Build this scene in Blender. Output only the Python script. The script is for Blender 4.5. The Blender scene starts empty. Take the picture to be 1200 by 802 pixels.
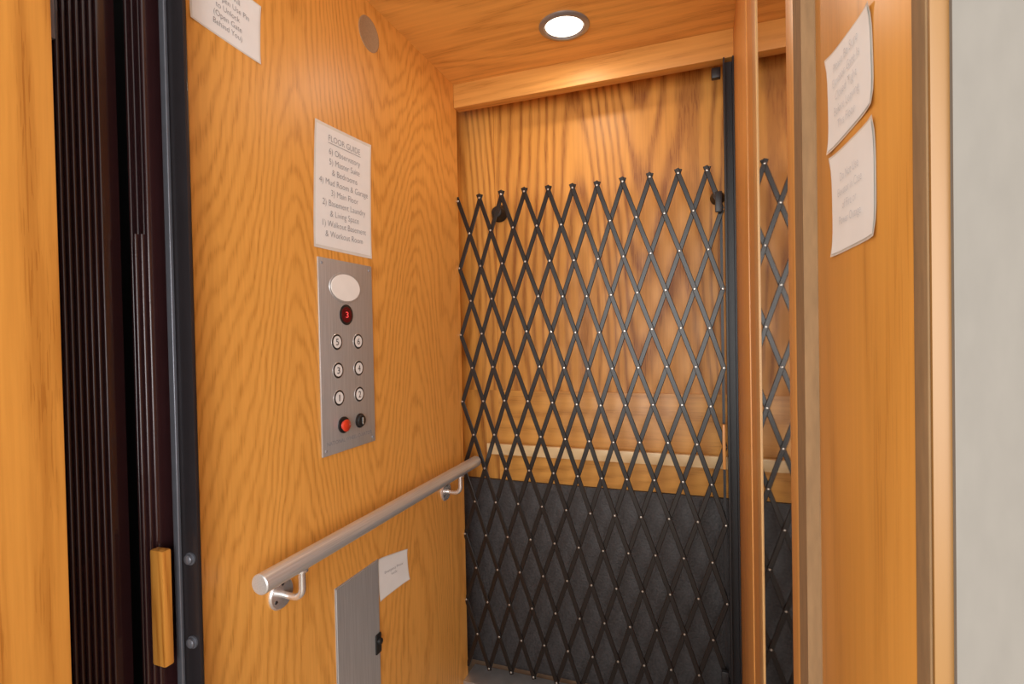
import bpy, bmesh, math, random
from mathutils import Vector, Matrix
random.seed(4)
scene=bpy.context.scene
scene.view_settings.view_transform='Standard'
COL=scene.collection

# ------------------------------------------------------------------ materials
def new_mat(name):
    m=bpy.data.materials.new(name); m.use_nodes=True
    nt=m.node_tree; b=nt.nodes['Principled BSDF']
    return m,nt,b
def plain(name,col,rough=.5,metal=0,emit=None,es=0,noise=.08,nscale=30,bump=0,coat=0,stretch=None):
    m,nt,b=new_mat(name)
    tc=nt.nodes.new('ShaderNodeTexCoord'); n=nt.nodes.new('ShaderNodeTexNoise')
    n.inputs['Scale'].default_value=nscale; n.inputs['Detail'].default_value=3
    if stretch:
        mp=nt.nodes.new('ShaderNodeMapping'); mp.inputs['Scale'].default_value=stretch
        nt.links.new(tc.outputs['Object'],mp.inputs['Vector']); nt.links.new(mp.outputs[0],n.inputs['Vector'])
    else: nt.links.new(tc.outputs['Object'],n.inputs['Vector'])
    r=nt.nodes.new('ShaderNodeValToRGB')
    r.color_ramp.elements[0].position=.3; r.color_ramp.elements[1].position=.7
    r.color_ramp.elements[0].color=tuple(c*(1-noise) for c in col)+(1,)
    r.color_ramp.elements[1].color=tuple(min(1,c*(1+noise)) for c in col)+(1,)
    nt.links.new(n.outputs['Fac'],r.inputs['Fac']); nt.links.new(r.outputs['Color'],b.inputs['Base Color'])
    b.inputs['Roughness'].default_value=rough; b.inputs['Metallic'].default_value=metal
    b.inputs['Coat Weight'].default_value=coat
    if emit: b.inputs['Emission Color'].default_value=emit+(1,); b.inputs['Emission Strength'].default_value=es
    if bump:
        bp=nt.nodes.new('ShaderNodeBump'); bp.inputs['Strength'].default_value=bump; bp.inputs['Distance'].default_value=.002
        nt.links.new(n.outputs['Fac'],bp.inputs['Height']); nt.links.new(bp.outputs['Normal'],b.inputs['Normal'])
    return m
def oak(name,dark,light,axis='Z',rings=150,wide=3.2,rough=.40,contrast=1.0,seed=0.0,long_=.5,ring=.26,wob=.035,wf=(8,12)):
    m,nt,b=new_mat(name); N=nt.nodes.new; Lk=nt.links.new
    tc=N('ShaderNodeTexCoord')
    def mapped(a,l):
        mp=N('ShaderNodeMapping'); s=[a,a,a]; s['XYZ'.index(axis)]=l
        mp.inputs['Scale'].default_value=s; mp.inputs['Location'].default_value=(seed,seed*.7,seed*1.3)
        Lk(tc.outputs['Object'],mp.inputs['Vector']); return mp
    def noise(mp,det,rgh=.5):
        n=N('ShaderNodeTexNoise'); n.inputs['Scale'].default_value=1; n.inputs['Detail'].default_value=det; n.inputs['Roughness'].default_value=rgh
        Lk(mp.outputs[0],n.inputs['Vector']); return n
    def math_(op,a,bv):
        q=N('ShaderNodeMath'); q.operation=op
        for i,v in enumerate((a,bv)):
            if v is None: continue
            if isinstance(v,(int,float)): q.inputs[i].default_value=v
            else: Lk(v,q.inputs[i])
        return q.outputs[0]
    n1=noise(mapped(wide,long_),0.6,.3)
    n1b=noise(mapped(wide*wf[0],long_*wf[1]),3.0,.6)
    v=math_('ADD',n1.outputs['Fac'],math_('MULTIPLY',n1b.outputs['Fac'],wob))
    s=math_('SINE',math_('MULTIPLY',v,rings),None)
    s=math_('ADD',math_('MULTIPLY',s,.5),.5)
    s=math_('POWER',s,2.2)
    n2=noise(mapped(110,4),3,.6)
    n3=noise(mapped(420,16),1,.5)
    pore=math_('GREATER_THAN',n3.outputs['Fac'],.58)
    n4=noise(mapped(2.2,.8),2,.5)
    n5=noise(mapped(14,1.2),2,.5)
    sm=math_('MULTIPLY',s,math_('ADD',math_('MULTIPLY',n5.outputs['Fac'],1.0),.35))
    t=math_('MULTIPLY',sm,ring*contrast)
    t=math_('ADD',t,math_('MULTIPLY',n2.outputs['Fac'],.60*contrast))
    t=math_('ADD',t,math_('MULTIPLY',n4.outputs['Fac'],.15))
    t=math_('SUBTRACT',.70+.46*contrast,t)
    t=math_('SUBTRACT',t,math_('MULTIPLY',math_('MULTIPLY',pore,sm),.28*contrast))
    r=N('ShaderNodeValToRGB'); e=r.color_ramp.elements
    e[0].position=.0; e[0].color=dark+(1,); e[1].position=.9; e[1].color=light+(1,)
    Lk(t,r.inputs['Fac']); Lk(r.outputs['Color'],b.inputs['Base Color'])
    b.inputs['Roughness'].default_value=rough
    bp=N('ShaderNodeBump'); bp.inputs['Strength'].default_value=.12; bp.inputs['Distance'].default_value=.001
    Lk(n2.outputs['Fac'],bp.inputs['Height']); Lk(bp.outputs['Normal'],b.inputs['Normal'])
    return m
def brushed(name,col,rough=.32,axis='Z',metal=.7):
    m,nt,b=new_mat(name); N=nt.nodes.new; Lk=nt.links.new
    tc=N('ShaderNodeTexCoord'); mp=N('ShaderNodeMapping'); s=[600,600,600]; s['XYZ'.index(axis)]=9
    mp.inputs['Scale'].default_value=s; Lk(tc.outputs['Object'],mp.inputs['Vector'])
    n=N('ShaderNodeTexNoise'); n.inputs['Scale'].default_value=1; n.inputs['Detail'].default_value=2; Lk(mp.outputs[0],n.inputs['Vector'])
    r=N('ShaderNodeValToRGB'); r.color_ramp.elements[0].color=tuple(c*.86 for c in col)+(1,); r.color_ramp.elements[1].color=tuple(min(1,c*1.08) for c in col)+(1,)
    r.color_ramp.elements[0].position=.3; r.color_ramp.elements[1].position=.7
    Lk(n.outputs['Fac'],r.inputs['Fac']); Lk(r.outputs['Color'],b.inputs['Base Color'])
    b.inputs['Metallic'].default_value=metal; b.inputs['Roughness'].default_value=rough
    return m

M_wall=oak('oak_wall',(.44,.160,.018),(.88,.42,.090),'Z',seed=14.6,rings=330,ring=.29,contrast=.88,wide=3.0,long_=.5,wob=.035,wf=(7,12))
M_ceil=oak('oak_ceiling',(.50,.20,.035),(.92,.48,.12),'X',rings=150,wide=4,seed=7.7,contrast=1.0,ring=.3)
M_head=oak('oak_header',(.38,.145,.020),(.70,.33,.075),'X',wide=9,rings=60,seed=1.2,rough=.5)
M_back=oak('oak_back',(.28,.085,.008),(.74,.335,.058),'Z',wide=2.6,rings=230,seed=33.8,contrast=1.0,ring=.55,long_=.40,wob=.018,wf=(6,10),rough=.45)
M_right=oak('oak_right',(.40,.16,.030),(.74,.36,.10),'Z',wide=8,rings=40,contrast=.7,seed=2.2)
M_jamb=oak('oak_jamb',(.34,.105,.010),(.72,.31,.055),'Z',wide=9,rings=110,seed=5.2,contrast=1.1,ring=.38)
M_smooth=oak('oak_smooth',(.42,.16,.022),(.74,.34,.065),'Z',wide=6,rings=50,contrast=.7,seed=9.2,ring=.3)
M_case=oak('oak_casing',(.17,.072,.016),(.28,.14,.038),'Z',wide=12,rings=20,contrast=.6,seed=6.2)
M_stile=oak('oak_stile',(.38,.18,.052),(.68,.40,.16),'Z',wide=12,rings=20,contrast=.6,seed=6.9)
M_pale=oak('oak_pale',(.66,.42,.17),(.92,.68,.38),'X',wide=9,rings=40,contrast=.6,seed=4.2)
M_ply=plain('plywood_edge',(.26,.155,.07),.8,noise=.12,nscale=1,bump=.1,stretch=(160,160,30))
M_bar=plain('gate_bars',(.010,.007,.006),.32,.1)
M_post=plain('black_post',(.012,.011,.013),.4,.1)
M_rivet=plain('rivet_steel',(.55,.53,.50),.3,.9)
M_blackpanel=plain('black_vinyl',(.048,.044,.045),.6,0,noise=.3,nscale=160,bump=.8)
M_steel=brushed('brushed_steel',(.54,.535,.53),.42,metal=.5)
M_steelrail=brushed('satin_steel_rail',(.74,.73,.71),.30,'Y',metal=.6)
M_chrome=plain('polished_steel',(.80,.79,.78),.25,.8)
M_plum=plain('plum_post_paint',(.022,.018,.020),.40,.2,coat=.15)
M_edge=plain('grey_steel_and_highlight',(.16,.165,.19),.32,.5)
M_fold=plain('maroon_vinyl_fold',(.038,.013,.014),.24,.1,coat=.6)
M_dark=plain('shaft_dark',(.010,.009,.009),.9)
M_paper=plain('white_paper',(.87,.87,.855),.6,noise=.02)
M_lam=plain('laminate_margin',(.76,.74,.68),.3,coat=.4,noise=.05)
M_ink=plain('grey_ink',(.28,.28,.30),.7)
M_inkl=plain('faint_ink',(.58,.60,.64),.7)
M_blk=plain('black_plastic',(.015,.015,.015),.35)
M_red=plain('red_lamp',(.06,.002,.006),.2,emit=(1,.02,.03),es=.03)
M_redg=plain('red_digit',(.7,.06,.06),.3,emit=(1,.08,.08),es=.8)
M_redb=plain('red_mushroom',(.60,.04,.015),.3,coat=.5)
M_disp=plain('milky_display',(.93,.91,.87),.4,noise=.02)
M_white=plain('button_face',(.80,.79,.77),.4)
M_disc=plain('tan_disc',(.38,.25,.14),.55,noise=.12,nscale=300)
M_trimring=plain('silver_ring',(.33,.33,.34),.3,.6)
M_lens=plain('lamp_lens',(.9,.9,.85),.4,emit=(1.0,.93,.80),es=3)
M_gray=plain('beige_grey_wallcovering',(.185,.166,.142),.9,noise=.035,nscale=1,bump=.05,stretch=(120,120,40))
M_floor=plain('vinyl_floor',(.30,.22,.15),.6,noise=.2,nscale=12)
M_alu=plain('aluminium_sill',(.55,.55,.55),.35,.8)
mm,nt,b=new_mat('mirror_tinted')
b.inputs['Base Color'].default_value=(.60,.55,.51,1); b.inputs['Metallic'].default_value=1; b.inputs['Roughness'].default_value=.025
M_mirror=mm

# ------------------------------------------------------------------ helpers
def link(o,parent=None):
    COL.objects.link(o)
    if parent: o.parent=parent; o.matrix_parent_inverse=parent.matrix_basis.inverted()
    return o
def obj(name,bm,mats,loc=(0,0,0),parent=None,smooth=False):
    me=bpy.data.meshes.new(name); bm.to_mesh(me); bm.free()
    for m in (mats if isinstance(mats,(list,tuple)) else [mats]): me.materials.append(m)
    if smooth:
        for p in me.polygons: p.use_smooth=True
        try: me.set_sharp_from_angle(angle=math.radians(40))
        except Exception: pass
    o=bpy.data.objects.new(name,me); o.location=loc
    return link(o,parent)
def bm_box(bm,c,s,mi=0,bev=0,seg=2):
    r=bmesh.ops.create_cube(bm,size=1,matrix=Matrix.Translation(c)@Matrix.Diagonal((s[0],s[1],s[2],1)))
    vs=r['verts']; es=list({e for v in vs for e in v.link_edges}); fs=list({f for v in vs for f in v.link_faces})
    for f in fs: f.material_index=mi
    if bev: bmesh.ops.bevel(bm,geom=es,offset=bev,segments=seg,affect='EDGES',profile=.6)
def box(name,x0,x1,y0,y1,z0,z1,mat,parent=None,bev=0,seg=2):
    bm=bmesh.new(); bm_box(bm,(0,0,0),(abs(x1-x0),abs(y1-y0),abs(z1-z0)),0,bev,seg)
    return obj(name,bm,mat,((x0+x1)/2,(y0+y1)/2,(z0+z1)/2),parent,smooth=bev>0)
def frame_for(d):
    d=Vector(d).normalized(); return d.to_track_quat('Z','Y').to_matrix().to_4x4()
def bm_lathe(bm,prof,origin,d,seg=32,mi=0,sx=1,sy=1):
    M=Matrix.Translation(origin)@frame_for(d)
    rings=[]
    for r,h in prof:
        if r<1e-6: rings.append([bm.verts.new(M@Vector((0,0,h)))])
        else: rings.append([bm.verts.new(M@Vector((sx*r*math.cos(2*math.pi*i/seg),sy*r*math.sin(2*math.pi*i/seg),h))) for i in range(seg)])
    for a,b_ in zip(rings,rings[1:]):
        for i in range(seg):
            j=(i+1)%seg
            if len(a)==1 and len(b_)==1: continue
            if len(a)==1: f=bm.faces.new((a[0],b_[i],b_[j]))
            elif len(b_)==1: f=bm.faces.new((a[i],a[j],b_[0]))
            else: f=bm.faces.new((a[i],a[j],b_[j],b_[i]))
            f.material_index=mi
def lathe(name,prof,origin,d,mat,parent=None,seg=32,sx=1,sy=1):
    bm=bmesh.new(); bm_lathe(bm,prof,(0,0,0),d,seg,0,sx,sy)
    bmesh.ops.recalc_face_normals(bm,faces=bm.faces)
    return obj(name,bm,mat,origin,parent,smooth=True)
def bm_tube(bm,pts,r,seg=16,mi=0):
    pts=[Vector(p) for p in pts]; rings=[]
    for i,p in enumerate(pts):
        d=(pts[min(i+1,len(pts)-1)]-pts[max(i-1,0)]).normalized()
        s=d.cross(Vector((0,1,.01))).normalized() if abs(d.y)<.9 else d.cross(Vector((0,0,1))).normalized()
        t=d.cross(s)
        rings.append([bm.verts.new(p+r*(s*math.cos(2*math.pi*k/seg)+t*math.sin(2*math.pi*k/seg))) for k in range(seg)])
    for a,b_ in zip(rings,rings[1:]):
        for i in range(seg):
            j=(i+1)%seg; bm.faces.new((a[i],a[j],b_[j],b_[i])).material_index=mi
    bm.faces.new(rings[0]); bm.faces.new(rings[-1][::-1])
    bmesh.ops.recalc_face_normals(bm,faces=bm.faces)
def empty(name,loc):
    e=bpy.data.objects.new(name,None); e.location=loc; e.empty_display_size=.05; COL.objects.link(e); return e
def tag(o,label,cat,group=None):
    o['label']=label; o['category']=cat
    if group: o['group']=group
def structure(*os):
    for o in os: o['kind']='structure'
def text_obj(name,body,w,h,center,right,up,mat,parent,lift=.0004,align='CENTER',line=1.0,thin=.0):
    cu=bpy.data.curves.new('t','FONT'); cu.body=body; cu.align_x=align; cu.size=1; cu.space_line=line; cu.resolution_u=3; cu.offset=-thin
    t=bpy.data.objects.new('t',cu); COL.objects.link(t)
    bpy.context.view_layer.update()
    dg=bpy.context.evaluated_depsgraph_get()
    me=bpy.data.meshes.new_from_object(t.evaluated_get(dg)); bpy.data.objects.remove(t)
    xs=[v.co.x for v in me.vertices]; ys=[v.co.y for v in me.vertices]
    cx,cy=(min(xs)+max(xs))/2,(min(ys)+max(ys))/2; sx=w/(max(xs)-min(xs)); sy=h/(max(ys)-min(ys))
    right=Vector(right).normalized(); up=Vector(up).normalized(); n=right.cross(up)
    for v in me.vertices:
        v.co=right*((v.co.x-cx)*sx)+up*((v.co.y-cy)*sy)
    me.materials.clear(); me.materials.append(mat)
    o=bpy.data.objects.new(name,me); o.location=Vector(center)+n*lift
    return link(o,parent)

# ------------------------------------------------------------------ camera
f=613.0
Xc=Vector((1670,24,613)).normalized(); Yc=Vector((225,13,-613)); Yc=(Yc-Yc.dot(Xc)*Xc).normalized(); Zc=Xc.cross(Yc)
C2W=Matrix(((Xc.x,Yc.x,Zc.x),(Xc.y,Yc.y,Zc.y),(Xc.z,Yc.z,Zc.z))).transposed()
cd=bpy.data.cameras.new('camera'); cam=bpy.data.objects.new('camera',cd); COL.objects.link(cam)
cam.matrix_world=Matrix.Translation((0,0,1.2))@C2W.to_4x4()
cd.lens=36*f/1200; cd.sensor_width=36; cd.clip_start=.01
scene.camera=cam

# ------------------------------------------------------------------ structure
CZ=2.055
structure(
 box('floor',-1.6,1.6,-2.2,1.9,-.05,0,M_floor),
 box('ceiling',-.83,.20,.62,1.9,CZ,CZ+.03,M_ceil),
 box('wall_left',-.815,-.79,.632,1.64,0,CZ,M_wall),
 box('wall_back',-1.0,.30,1.76,1.80,.677,CZ,M_back),
 box('wall_back_lower',-1.0,.30,1.745,1.80,0,.677,M_blackpanel,bev=.003),
 box('wall_left_return',-.90,-.845,1.64,1.76,0,CZ,M_back),
 box('wall_right_return',.10,.14,1.64,1.76,0,CZ,M_dark),
 box('trim_1',-.79,.09,1.62,1.66,1.975,CZ,M_head,bev=.003),            # header beam
 box('trim_2',.0895,.12,1.20,1.66,0,CZ,M_right,bev=.002),              # far oak board of right wall
 box('wall_right',.092,.12,.60,1.20,0,CZ,M_right),
 box('trim_3',.0885,.13,.555,.60,0,2.2,M_ply),
 box('wall_jamb_right',.10,.16,.318,.555,0,2.3,M_smooth,bev=.002),
 box('trim_5',.0995,.16,.300,.318,0,2.3,M_ply,bev=.001,seg=3),
 box('trim_9',.1,.112,.297,.300,0,2.3,M_case,bev=.001),
 box('wall_front_right',.1075,1.6,.294,.297,0,2.4,M_gray),
 box('trim_6',-.78,-.71,.10,.396,0,2.3,M_jamb,bev=.003),               # hall jamb
 box('wall_front_left',-1.6,-.78,.12,.36,0,2.4,M_gray),
 box('wall_shaft',-1.3,-.815,.66,.68,0,2.3,M_dark),
 box('wall_shaft_side',-1.34,-1.3,.36,.68,0,2.3,M_dark),
)
sill=box('door_sill',-.79,.05,1.60,1.70,0,.018,M_alu,bev=.003); tag(sill,'narrow aluminium threshold under the folding lattice gate','sill')

lowb=box('trim_7',-.70,.10,1.754,1.76,.677,1.0,oak('oak_back_low',(.34,.12,.018),(.76,.37,.085),'X',wide=3,rings=120,seed=8.3,contrast=.8),bev=.001); structure(lowb)
st=box('trim_8',-.90,-.70,1.756,1.76,1.0,CZ,M_back); structure(st)

rail2=empty('wooden_handrail',(-.34,1.752,.79))
box('rail',-.736,.075,1.722,1.74,.774,.812,M_pale,rail2,bev=.002,seg=2)
for x in (-.62,-.05): box('bracket',x-.015,x+.015,1.738,1.754,.78,.805,M_pale,rail2,bev=.002)
tag(rail2,'pale oak handrail running across the panelled wall behind the gate','handrail')

for i,(x,z,sc) in enumerate(((-.682,1.635,1),(.045,1.612,.7))):  # the second, smaller round stands for the gate latch
    bmp=lathe('rubber_bumper',[(0,.0),(.030*sc,.0),(.031*sc,.006),(.026*sc,.012),(.022*sc,.03),(.018*sc,.036),(0,.038)],(x,1.76,z),(0,-1,0),M_blk)
    tag(bmp,'round black rubber door bumper on the oak wall' if i==0 else 'round black piece of the gate latch beside the gate post','bumper','round bumpers behind the gate')

# ------------------------------------------------------------------ scissor gate
gate=empty('scissor_gate',(-.36,1.64,.02))
tag(gate,'dark brown metal folding lattice gate with riveted crossings','gate')
p=.080; hh=.1148; zt=1.665; XR=.0535; X0=XR-p/2
jit={}
def node(i,j):
    # i counts half pitches leftwards from the post, j rows downwards; slight play in the linkage
    if (i,j) not in jit:
        w=.0035*math.sin(i*.62+.4)*math.sin(j*.21+.5)
        jit[(i,j)]=(XR-i*p/2+(w if 0<i<21 else 0), zt-j*hh+.004*math.sin(i*.5))
    return jit[(i,j)]
def slat(a,b_,y,rv):
    a=Vector((a[0],0,a[1])); b_=Vector((b_[0],0,b_[1])); d=(b_-a); d.normalize()
    c=(a+b_)/2; bm=bmesh.new()
    w=.0070; th=.0013
    path=[a]+[Vector((x,0,z)) for x,z in rv if (Vector((x,0,z))-a).length>.004 and (Vector((x,0,z))-b_).length>.004]+[b_]
    prof=[(-w,th),(-w,-th),(-w*.8,-th*1.7),(w*.8,-th*1.7),(w,-th),(w,th)]
    rings=[]
    for i,pt in enumerate(path):
        dd=(path[min(i+1,len(path)-1)]-path[max(i-1,0)]).normalized(); n=Vector((0,1,0)).cross(dd).normalized()
        rings.append([bm.verts.new(pt-c+n*u+Vector((0,1,0))*v) for u,v in prof])
    k=len(prof)
    for A,B in zip(rings,rings[1:]):
        for i in range(k):
            j=(i+1)%k; bm.faces.new((A[i],A[j],B[j],B[i]))
    bm.faces.new(rings[0][::-1]); bm.faces.new(rings[-1])
    bmesh.ops.recalc_face_normals(bm,faces=bm.faces)
    if y<1.636:
        for (rx,rz) in rv:
            bm_lathe(bm,[(.0038,0),(.0036,.0012),(.0024,.0022),(0,.0025)],Vector((rx,-th*1.7,rz))-c,(0,-1,0),8,1)
    return obj('slat',bm,[M_bar,M_rivet],(c.x,y,c.z),gate)
ext=.014; ux=p/2; uz=hh; ll=math.hypot(ux,uz); ex=ext*ux/ll; ez=ext*uz/ll
nrow=14
for sign,y in ((1,1.6335),(-1,1.6385)):          # sign 1 runs down towards the post
    starts=[(1+2*k,0) for k in range(11)]
    if sign>0: starts+=[(21,j) for j in range(2,nrow,2)]
    else: starts+=[(0,j) for j in range(1,nrow,2)]
    for i0,j0 in starts:
        pts=[]; i,j=i0,j0
        while j<=nrow and 0<=i<=21: pts.append(node(i,j)); j+=1; i-=sign
        if len(pts)<2: continue
        a,b_=pts[0],pts[-1]
        if j0==0: a=(a[0]-sign*ex,a[1]+ez)
        if j>nrow: b_=(b_[0]+sign*ex*.5,b_[1]-ez*.5)
        slat(a,b_,y,pts)
box('edge_strip',.0475,.0550,1.641,1.645,.06,1.60,M_post,gate)
box('catch_plate',.035,.0550,1.615,1.6285,1.54,1.60,M_post,gate,bev=.004)
box('hinge_bracket',.035,.0550,1.615,1.6285,.15,.21,M_post,gate,bev=.004)
box('latch_block',.046,.0550,1.612,1.6285,.80,.93,M_right,gate,bev=.003)
box('roller_bracket',.030,.0550,1.622,1.642,1.925,1.955,M_post,gate,bev=.004)

post=empty('gate_post',(.075,1.63,0))
tag(post,'black steel channel post holding the folding gate','post')
bm=bmesh.new(); H=1.97
bm_box(bm,(0,.012,0),(.028,.006,H)); bm_box(bm,(-.012,-.006,0),(.004,.036,H)); bm_box(bm,(.012,-.006,0),(.004,.036,H))
obj('channel',bm,M_post,(.0750,1.632,H/2+.002),post)

# ------------------------------------------------------------------ mirror panel on right wall
mp=empty('mirror_panel',(.092,.83,0)); tag(mp,'tall narrow tinted mirror in an oak frame on the cab wall','mirror')
box('mirror_glass',.0905,.0925,.655,.985,.05,2.02,M_mirror,mp)
box('frame_stile',.0885,.092,.985,1.05,.02,2.05,M_stile,mp,bev=.001)
box('frame_stile',.0895,.092,.603,.655,.02,2.05,M_right,mp,bev=.001)
box('frame_rail',.0890,.092,.655,.985,2.02,2.05,M_stile,mp,bev=.001)
box('frame_rail',.0890,.092,.655,.985,.02,.05,M_stile,mp,bev=.001)

# ------------------------------------------------------------------ handrail
hr=empty('steel_handrail',(-.79,1.16,.76)); tag(hr,'brushed stainless steel tube handrail bracketed to the oak cab wall','handrail')
bm=bmesh.new(); R=.0185
bm_lathe(bm,[(0,0),(R*.9,0),(R,.002),(R,.925),(R*.9,.927),(0,.927)],(0,0,0),(0,1,0),40)
bmesh.ops.recalc_face_normals(bm,faces=bm.faces)
obj('tube',bm,M_steelrail,(-.735,.697,.771),hr,smooth=True)
def bracket(y):
    lathe('flange',[(0,0),(.031,0),(.031,.003),(.028,.006),(.012,.007),(.0,.007)],(-.79,y,.70),(1,0,0),M_chrome,hr)
    bm=bmesh.new()
    pts=[(0,0,0),(.02,0,-.002)]+[(.035+.02*math.sin(a),.0,.018-.02*math.cos(a)) for a in [i*math.pi/2/8 for i in range(9)]]+[(.055,0,.053)]
    bm_tube(bm,pts,.0065); bm_lathe(bm,[(0,0),(.012,0),(.012,.004),(0,.004)],(.055,0,.0505),(0,0,1),16)
    obj('arm',bm,M_chrome,(-.79,y,.70),hr,smooth=True)
    for dz,dy in ((.019,0),(-.010,.017),(-.010,-.017)):
        lathe('screw',[(0,0),(.004,0),(.003,.0015),(0,.002)],(-.784,y+dy,.70+dz),(1,0,0),M_blk,hr,seg=12)
bracket(.80); bracket(1.50)

# ------------------------------------------------------------------ control panel
W=-.79
cp=empty('elevator_control_panel',(W,1.024,.94)); tag(cp,'brushed steel elevator button panel with oval display and numbered buttons','control panel')
box('faceplate',W,W+.004,.927,1.122,.938,1.379,M_steel,cp,bev=.0012)
F=W+.004
RY=(0,1,0); UP=(0,0,1)
for nm,rw,rh,h,mt in (('display_rim',.056,.0345,.0015,M_steel),('display',.052,.031,.0022,M_disp)):
    bm=bmesh.new(); n=48
    v=[bm.verts.new((h,rw*math.cos(2*math.pi*i/n),rh*math.sin(2*math.pi*i/n))) for i in range(n)]; v2=[bm.verts.new((0,q.co.y*1.02,q.co.z*1.02)) for q in v]
    bm.faces.new(v)
    for i in range(n): bm.faces.new((v[i],v2[i],v2[(i+1)%n],v[(i+1)%n]))
    bmesh.ops.recalc_face_normals(bm,faces=bm.faces); obj(nm,bm,mt,(F,1.017,1.317),cp,smooth=True)
lathe('lamp_bezel',[(0,0),(.024,0),(.024,.001),(.021,.0015),(0,.0015)],(F,1.018,1.254),(1,0,0),M_blk,cp)
il=lathe('indicator_lamp',[(0,0),(.0185,0),(.018,.0005),(0,.0008)],(F+.0015,1.018,1.254),(1,0,0),M_red,cp)
text_obj('numeral','3',.010,.014,(F+.0025,1.018,1.254),RY,UP,M_redg,il,.0003)
for y,z,d in ((.982,1.191,'5'),(1.060,1.191,'6'),(.984,1.126,'3'),(1.060,1.126,'4'),(.985,1.063,'1'),(1.060,1.063,'2')):
    bm=bmesh.new()
    bm_lathe(bm,[(0,0),(.0185,0),(.0185,.0006),(.0180,.0010),(.0175,.0008)],(0,0,0),(1,0,0),32,0)
    bm_lathe(bm,[(.0178,.0009),(.017,.0014),(.0138,.0014)],(0,0,0),(1,0,0),32,1)
    bm_lathe(bm,[(.0138,.0015),(0,.0016)],(0,0,0),(1,0,0),32,2)
    bmesh.ops.recalc_face_normals(bm,faces=bm.faces)
    bt=obj('button',bm,[M_chrome,M_blk,M_white],(F,y,z),cp,smooth=True)
    text_obj('numeral',d,.0032 if d=='1' else .0095,.015,(F+.0017,y,z),RY,UP,M_blk,bt,.0002)
lathe('stop_button_collar',[(0,0),(.019,0),(.019,.003),(.012,.004),(.012,.006),(0,.006)],(F,.998,.999),(1,0,0),M_blk,cp)
lathe('stop_button',[(0,0),(.010,0),(.010,.003),(.0135,.005),(.014,.008),(.012,.010),(0,.0115)],(F+.006,.993,.999),(1,0,0),M_redb,cp)
lathe('key_switch',[(0,0),(.0175,0),(.0175,.002),(.014,.004),(.013,.008),(.010,.009),(0,.009)],(F,1.060,.999),(1,0,0),M_blk,cp)
box('key_slot',F+.0085,F+.0105,1.0585,1.0615,.991,1.007,M_chrome,cp)
text_obj('maker_lettering','NATIONAL WHEEL-O-VATOR',.165,.009,(F,1.024,.964),RY,UP,M_ink,cp)
for y in (.938,1.111):
    for z in (.95,1.367):
        lathe('panel_screw',[(0,0),(.0035,0),(.003,.0008),(0,.001)],(F,y,z),(1,0,0),M_ink,cp,seg=12)

# phone cabinet
pc=empty('phone_cabinet',(W,1.04,.2)); tag(pc,'brushed steel emergency phone cabinet door with black latch','cabinet')
box('cabinet_frame',W,W+.002,.958,1.124,.20,.634,M_steel,pc)
box('door',W+.002,W+.004,.961,1.120,.206,.631,M_steel,pc)
lt=box('latch',W+.004,W+.009,1.100,1.122,.400,.450,M_blk,pc,bev=.003)
lathe('latch_knob',[(0,0),(.008,0),(.008,.006),(.005,.008),(0,.008)],(W+.009,1.111,.432),(1,0,0),M_blk,pc,seg=20)

dsc=lathe('speaker_disc',[(0,0),(.043,0),(.043,.0006),(.041,.0012),(.039,.0008),(0,.0008)],(W,1.140,1.972),(1,0,0),M_disc); tag(dsc,'flat grey-tan speaker disc set in the oak wall near the ceiling','disc')

# ------------------------------------------------------------------ notes
def note(name,TL,TR,BR,BL,lines,label,ink,tw=.8,th=.8,off=(0,0),margin=.025,curl=.002,ul=False,line=1.0,group=None,thin=.0):
    TL,TR,BR,BL=map(Vector,(TL,TR,BR,BL)); c=(TL+TR+BR+BL)/4
    right=((TR-TL)+(BR-BL)).normalized(); up=((TL-BL)+(TR-BR)).normalized(); n=right.cross(up).normalized()
    def sheet(nm,m,mat,lift,parent,loc):
        bm=bmesh.new(); g=[]; K=8
        for i in range(K+1):
            row=[]
            for j in range(K+1):
                s=m+(1-2*m)*i/K; t=m+(1-2*m)*j/K
                q=(TL*(1-s)+TR*s)*(1-t)+(BL*(1-s)+BR*s)*t
                e=(abs(s-.5)*2)**4*(abs(t-.5)*2)**4
                row.append(bm.verts.new(q-c+n*(lift+curl*e)))
            g.append(row)
        for i in range(K):
            for j in range(K): bm.faces.new((g[i][j],g[i][j+1],g[i+1][j+1],g[i+1][j]))
        return obj(nm,bm,mat,loc,parent,smooth=True)
    o=sheet(name,0,M_lam,.0004,None,c); tag(o,label,'note',group)
    sheet('paper',margin,M_paper,.0009,o,c)
    w=(TR-TL).length; h=(TL-BL).length
    cc=c+right*off[0]*w+up*off[1]*h
    text_obj('lettering','\n'.join(lines),w*tw,h*th,cc,right,up,ink,o,.0018,line=line,thin=thin)
    if ul:
        text_obj('title','FLOOR GUIDE',w*.56,h*.048,c+up*h*.40,right,up,ink,o,.0018,thin=thin)
        q=c+up*h*.36+n*.0018; bm=bmesh.new()
        vs=[bm.verts.new(right*a*w*.29+up*b_*.0006) for a,b_ in ((-1,-1),(1,-1),(1,1),(-1,1))]; bm.faces.new(vs); obj('underline',bm,ink,q,o)
    return o
note('floor_guide_note',(W,.930,1.680),(W,1.135,1.689),(W,1.127,1.399),(W,.917,1.399),
 ['6) Observatory','5) Master Suite','& Bedrooms','4) Mud Room & Garage','3) Main Floor','2) Basement Laundry','& Living Space','1) Walkout Basement','& Workout Room'],
 'laminated white floor guide sheet listing six levels above buttons',M_ink,.86,.72,(0,-.04),ul=True,line=1.15,thin=.012)
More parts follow.
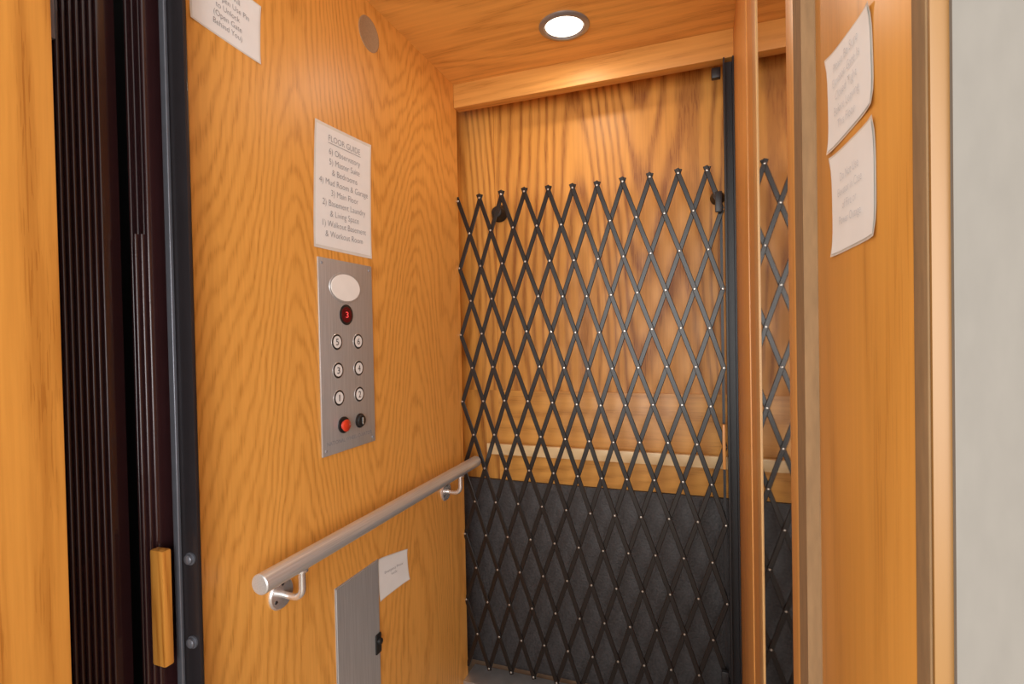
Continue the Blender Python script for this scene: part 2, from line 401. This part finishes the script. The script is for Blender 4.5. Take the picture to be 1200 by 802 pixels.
note('paper_note',(W,.640,1.850),(W,.788,1.838),(W,.784,1.726),(W,.638,1.735),
 ['If Elevator','Door Will','Not Open Use Pin','to Unlock','(Open Gate','Behind You)'],'laminated white door unlocking note taped near the opening',M_ink,.62,.80,(0,.04),line=1.1,thin=.010)
note('paper_note',(W,1.124,.634),(W,1.262,.606),(W,1.272,.516),(W,1.128,.522),
 ['Emergency Phone','Inside'],'small crooked laminated note beside the phone cabinet',M_ink,.62,.17,(0,.05),curl=.003,line=1.2,thin=.01)
note('paper_note',(.10,.506,1.424),(.10,.383,1.402),(.10,.378,1.337),(.10,.502,1.344),
 ['Please Be Sure','Elevator Gate Is','Closed Tight','Before Leaving','This Floor'],'laminated gate reminder note taped to the oak jamb',M_inkl,.6,.66,line=1.2,thin=.015)
note('paper_note',(.10,.494,1.339),(.10,.377,1.330),(.10,.376,1.256),(.10,.491,1.258),
 ['Do Not Use','Elevator in Case','of Fire or','Power Outage'],'laminated warning note taped below another note on the jamb',M_inkl,.55,.5,line=1.2,thin=.015)

# ------------------------------------------------------------------ downlight
dl=empty('recessed_downlight',(-.353,1.431,CZ)); tag(dl,'round recessed ceiling downlight with silver ring and bright lens','ceiling light')
lathe('trim_ring',[(.052,0),(.070,0),(.070,.003),(.066,.006),(.056,.007),(.052,.003)],(-.353,1.431,CZ),(0,0,-1),M_trimring,dl,seg=48)
lathe('lens',[(0,.002),(.040,.003),(.052,.0015),(.052,0),(0,0)],(-.353,1.431,CZ),(0,0,-1),M_lens,dl,seg=48)

# ------------------------------------------------------------------ left side: post, folded gate
ap=empty('steel_door_post',(-.775,.60,0)); tag(ap,'dark plum painted steel post with bolts at the cab edge','post')
box('angle_face',-.797,-.753,.596,.602,0,2.3,M_plum,ap,bev=.001)
box('angle_flange',-.797,-.791,.602,.630,0,2.3,M_plum,ap,bev=.001)
box('edge_highlight',-.798,-.786,.590,.596,0,2.3,M_edge,ap,bev=.002,seg=3)  # paler strip: blue-grey highlight along the post, put in as colour
for z in (.855,.722):
    lathe('bolt',[(0,0),(.010,0),(.010,.002),(.0075,.002),(.0075,.006),(.005,.008),(0,.008)],(-.768,.596,z),(0,-1,0),M_edge,ap,seg=20)
fg=empty('accordion_gate',(-.90,.56,0)); tag(fg,'folded dark maroon accordion gate stacked beside the jamb','gate')
NP=27
for k in range(NP):
    t=k/(NP-1); x=-1.02+.214*t; y=.470+.118*t
    bm=bmesh.new(); th=.0029; dep=.028
    pr=[(-th,dep),(-th,.003),(-th*.6,.0008),(0,0),(th*.6,.0008),(th,.003),(th,dep)]
    top=2.27
    if k in (NP-4,NP-5): top=1.37
    A=[bm.verts.new((a,b_,-1.13)) for a,b_ in pr]; B=[bm.verts.new((a,b_,top-1.135)) for a,b_ in pr]
    for i in range(len(pr)):
        j=(i+1)%len(pr); bm.faces.new((A[i],A[j],B[j],B[i]))
    bm.faces.new(A[::-1]); bm.faces.new(B); bmesh.ops.recalc_face_normals(bm,faces=bm.faces)
    obj('pleat',bm,M_fold,(x,y+(.035 if (18<=k<=21 or k>=NP-2) else 0),1.135),fg,smooth=True)
for z in (1.06,.86,.52): lathe('screw',[(0,0),(.006,0),(.005,.003),(0,.004)],(-.985,.486,z),(0,-1,0),M_edge,fg,seg=12)
wb=box('wood_block',-.810,-.782,.560,.575,.698,.878,M_jamb,bev=.003); tag(wb,'small oak block screwed beside the steel post','wood block')
br=box('steel_strip',-.745,-.715,.397,.402,1.56,2.3,M_edge,bev=.001); tag(br,'thin grey steel strip on the edge of oak jamb','steel strip')

# ------------------------------------------------------------------ lights
def area(name,loc,target,size,power,col):
    l=bpy.data.lights.new(name,'AREA'); l.energy=power; l.size=size; l.color=col; l.shape='DISK'
    o=bpy.data.objects.new(name,l); o.location=loc; o.rotation_euler=(Vector(target)-Vector(loc)).to_track_quat('-Z','Y').to_euler(); COL.objects.link(o); return o
area('camera_side_fill',(-.25,-1.4,1.30),(-.4,1.5,.95),1.7,49,(1,.985,.955))  # added soft fill behind the camera for flash bounce, no actual lamp
area('hall_window',(.9,-1.5,1.1),(-.8,.6,.9),1.4,26,(.95,.97,1))
area('cab_lamp',(-.353,1.431,CZ-.012),(-.353,1.431,0),.09,1.3,(1,.90,.74))
w=bpy.data.worlds.new('world'); scene.world=w; w.use_nodes=True
w.node_tree.nodes['Background'].inputs[0].default_value=(1,.985,.96,1); w.node_tree.nodes['Background'].inputs[1].default_value=1.05
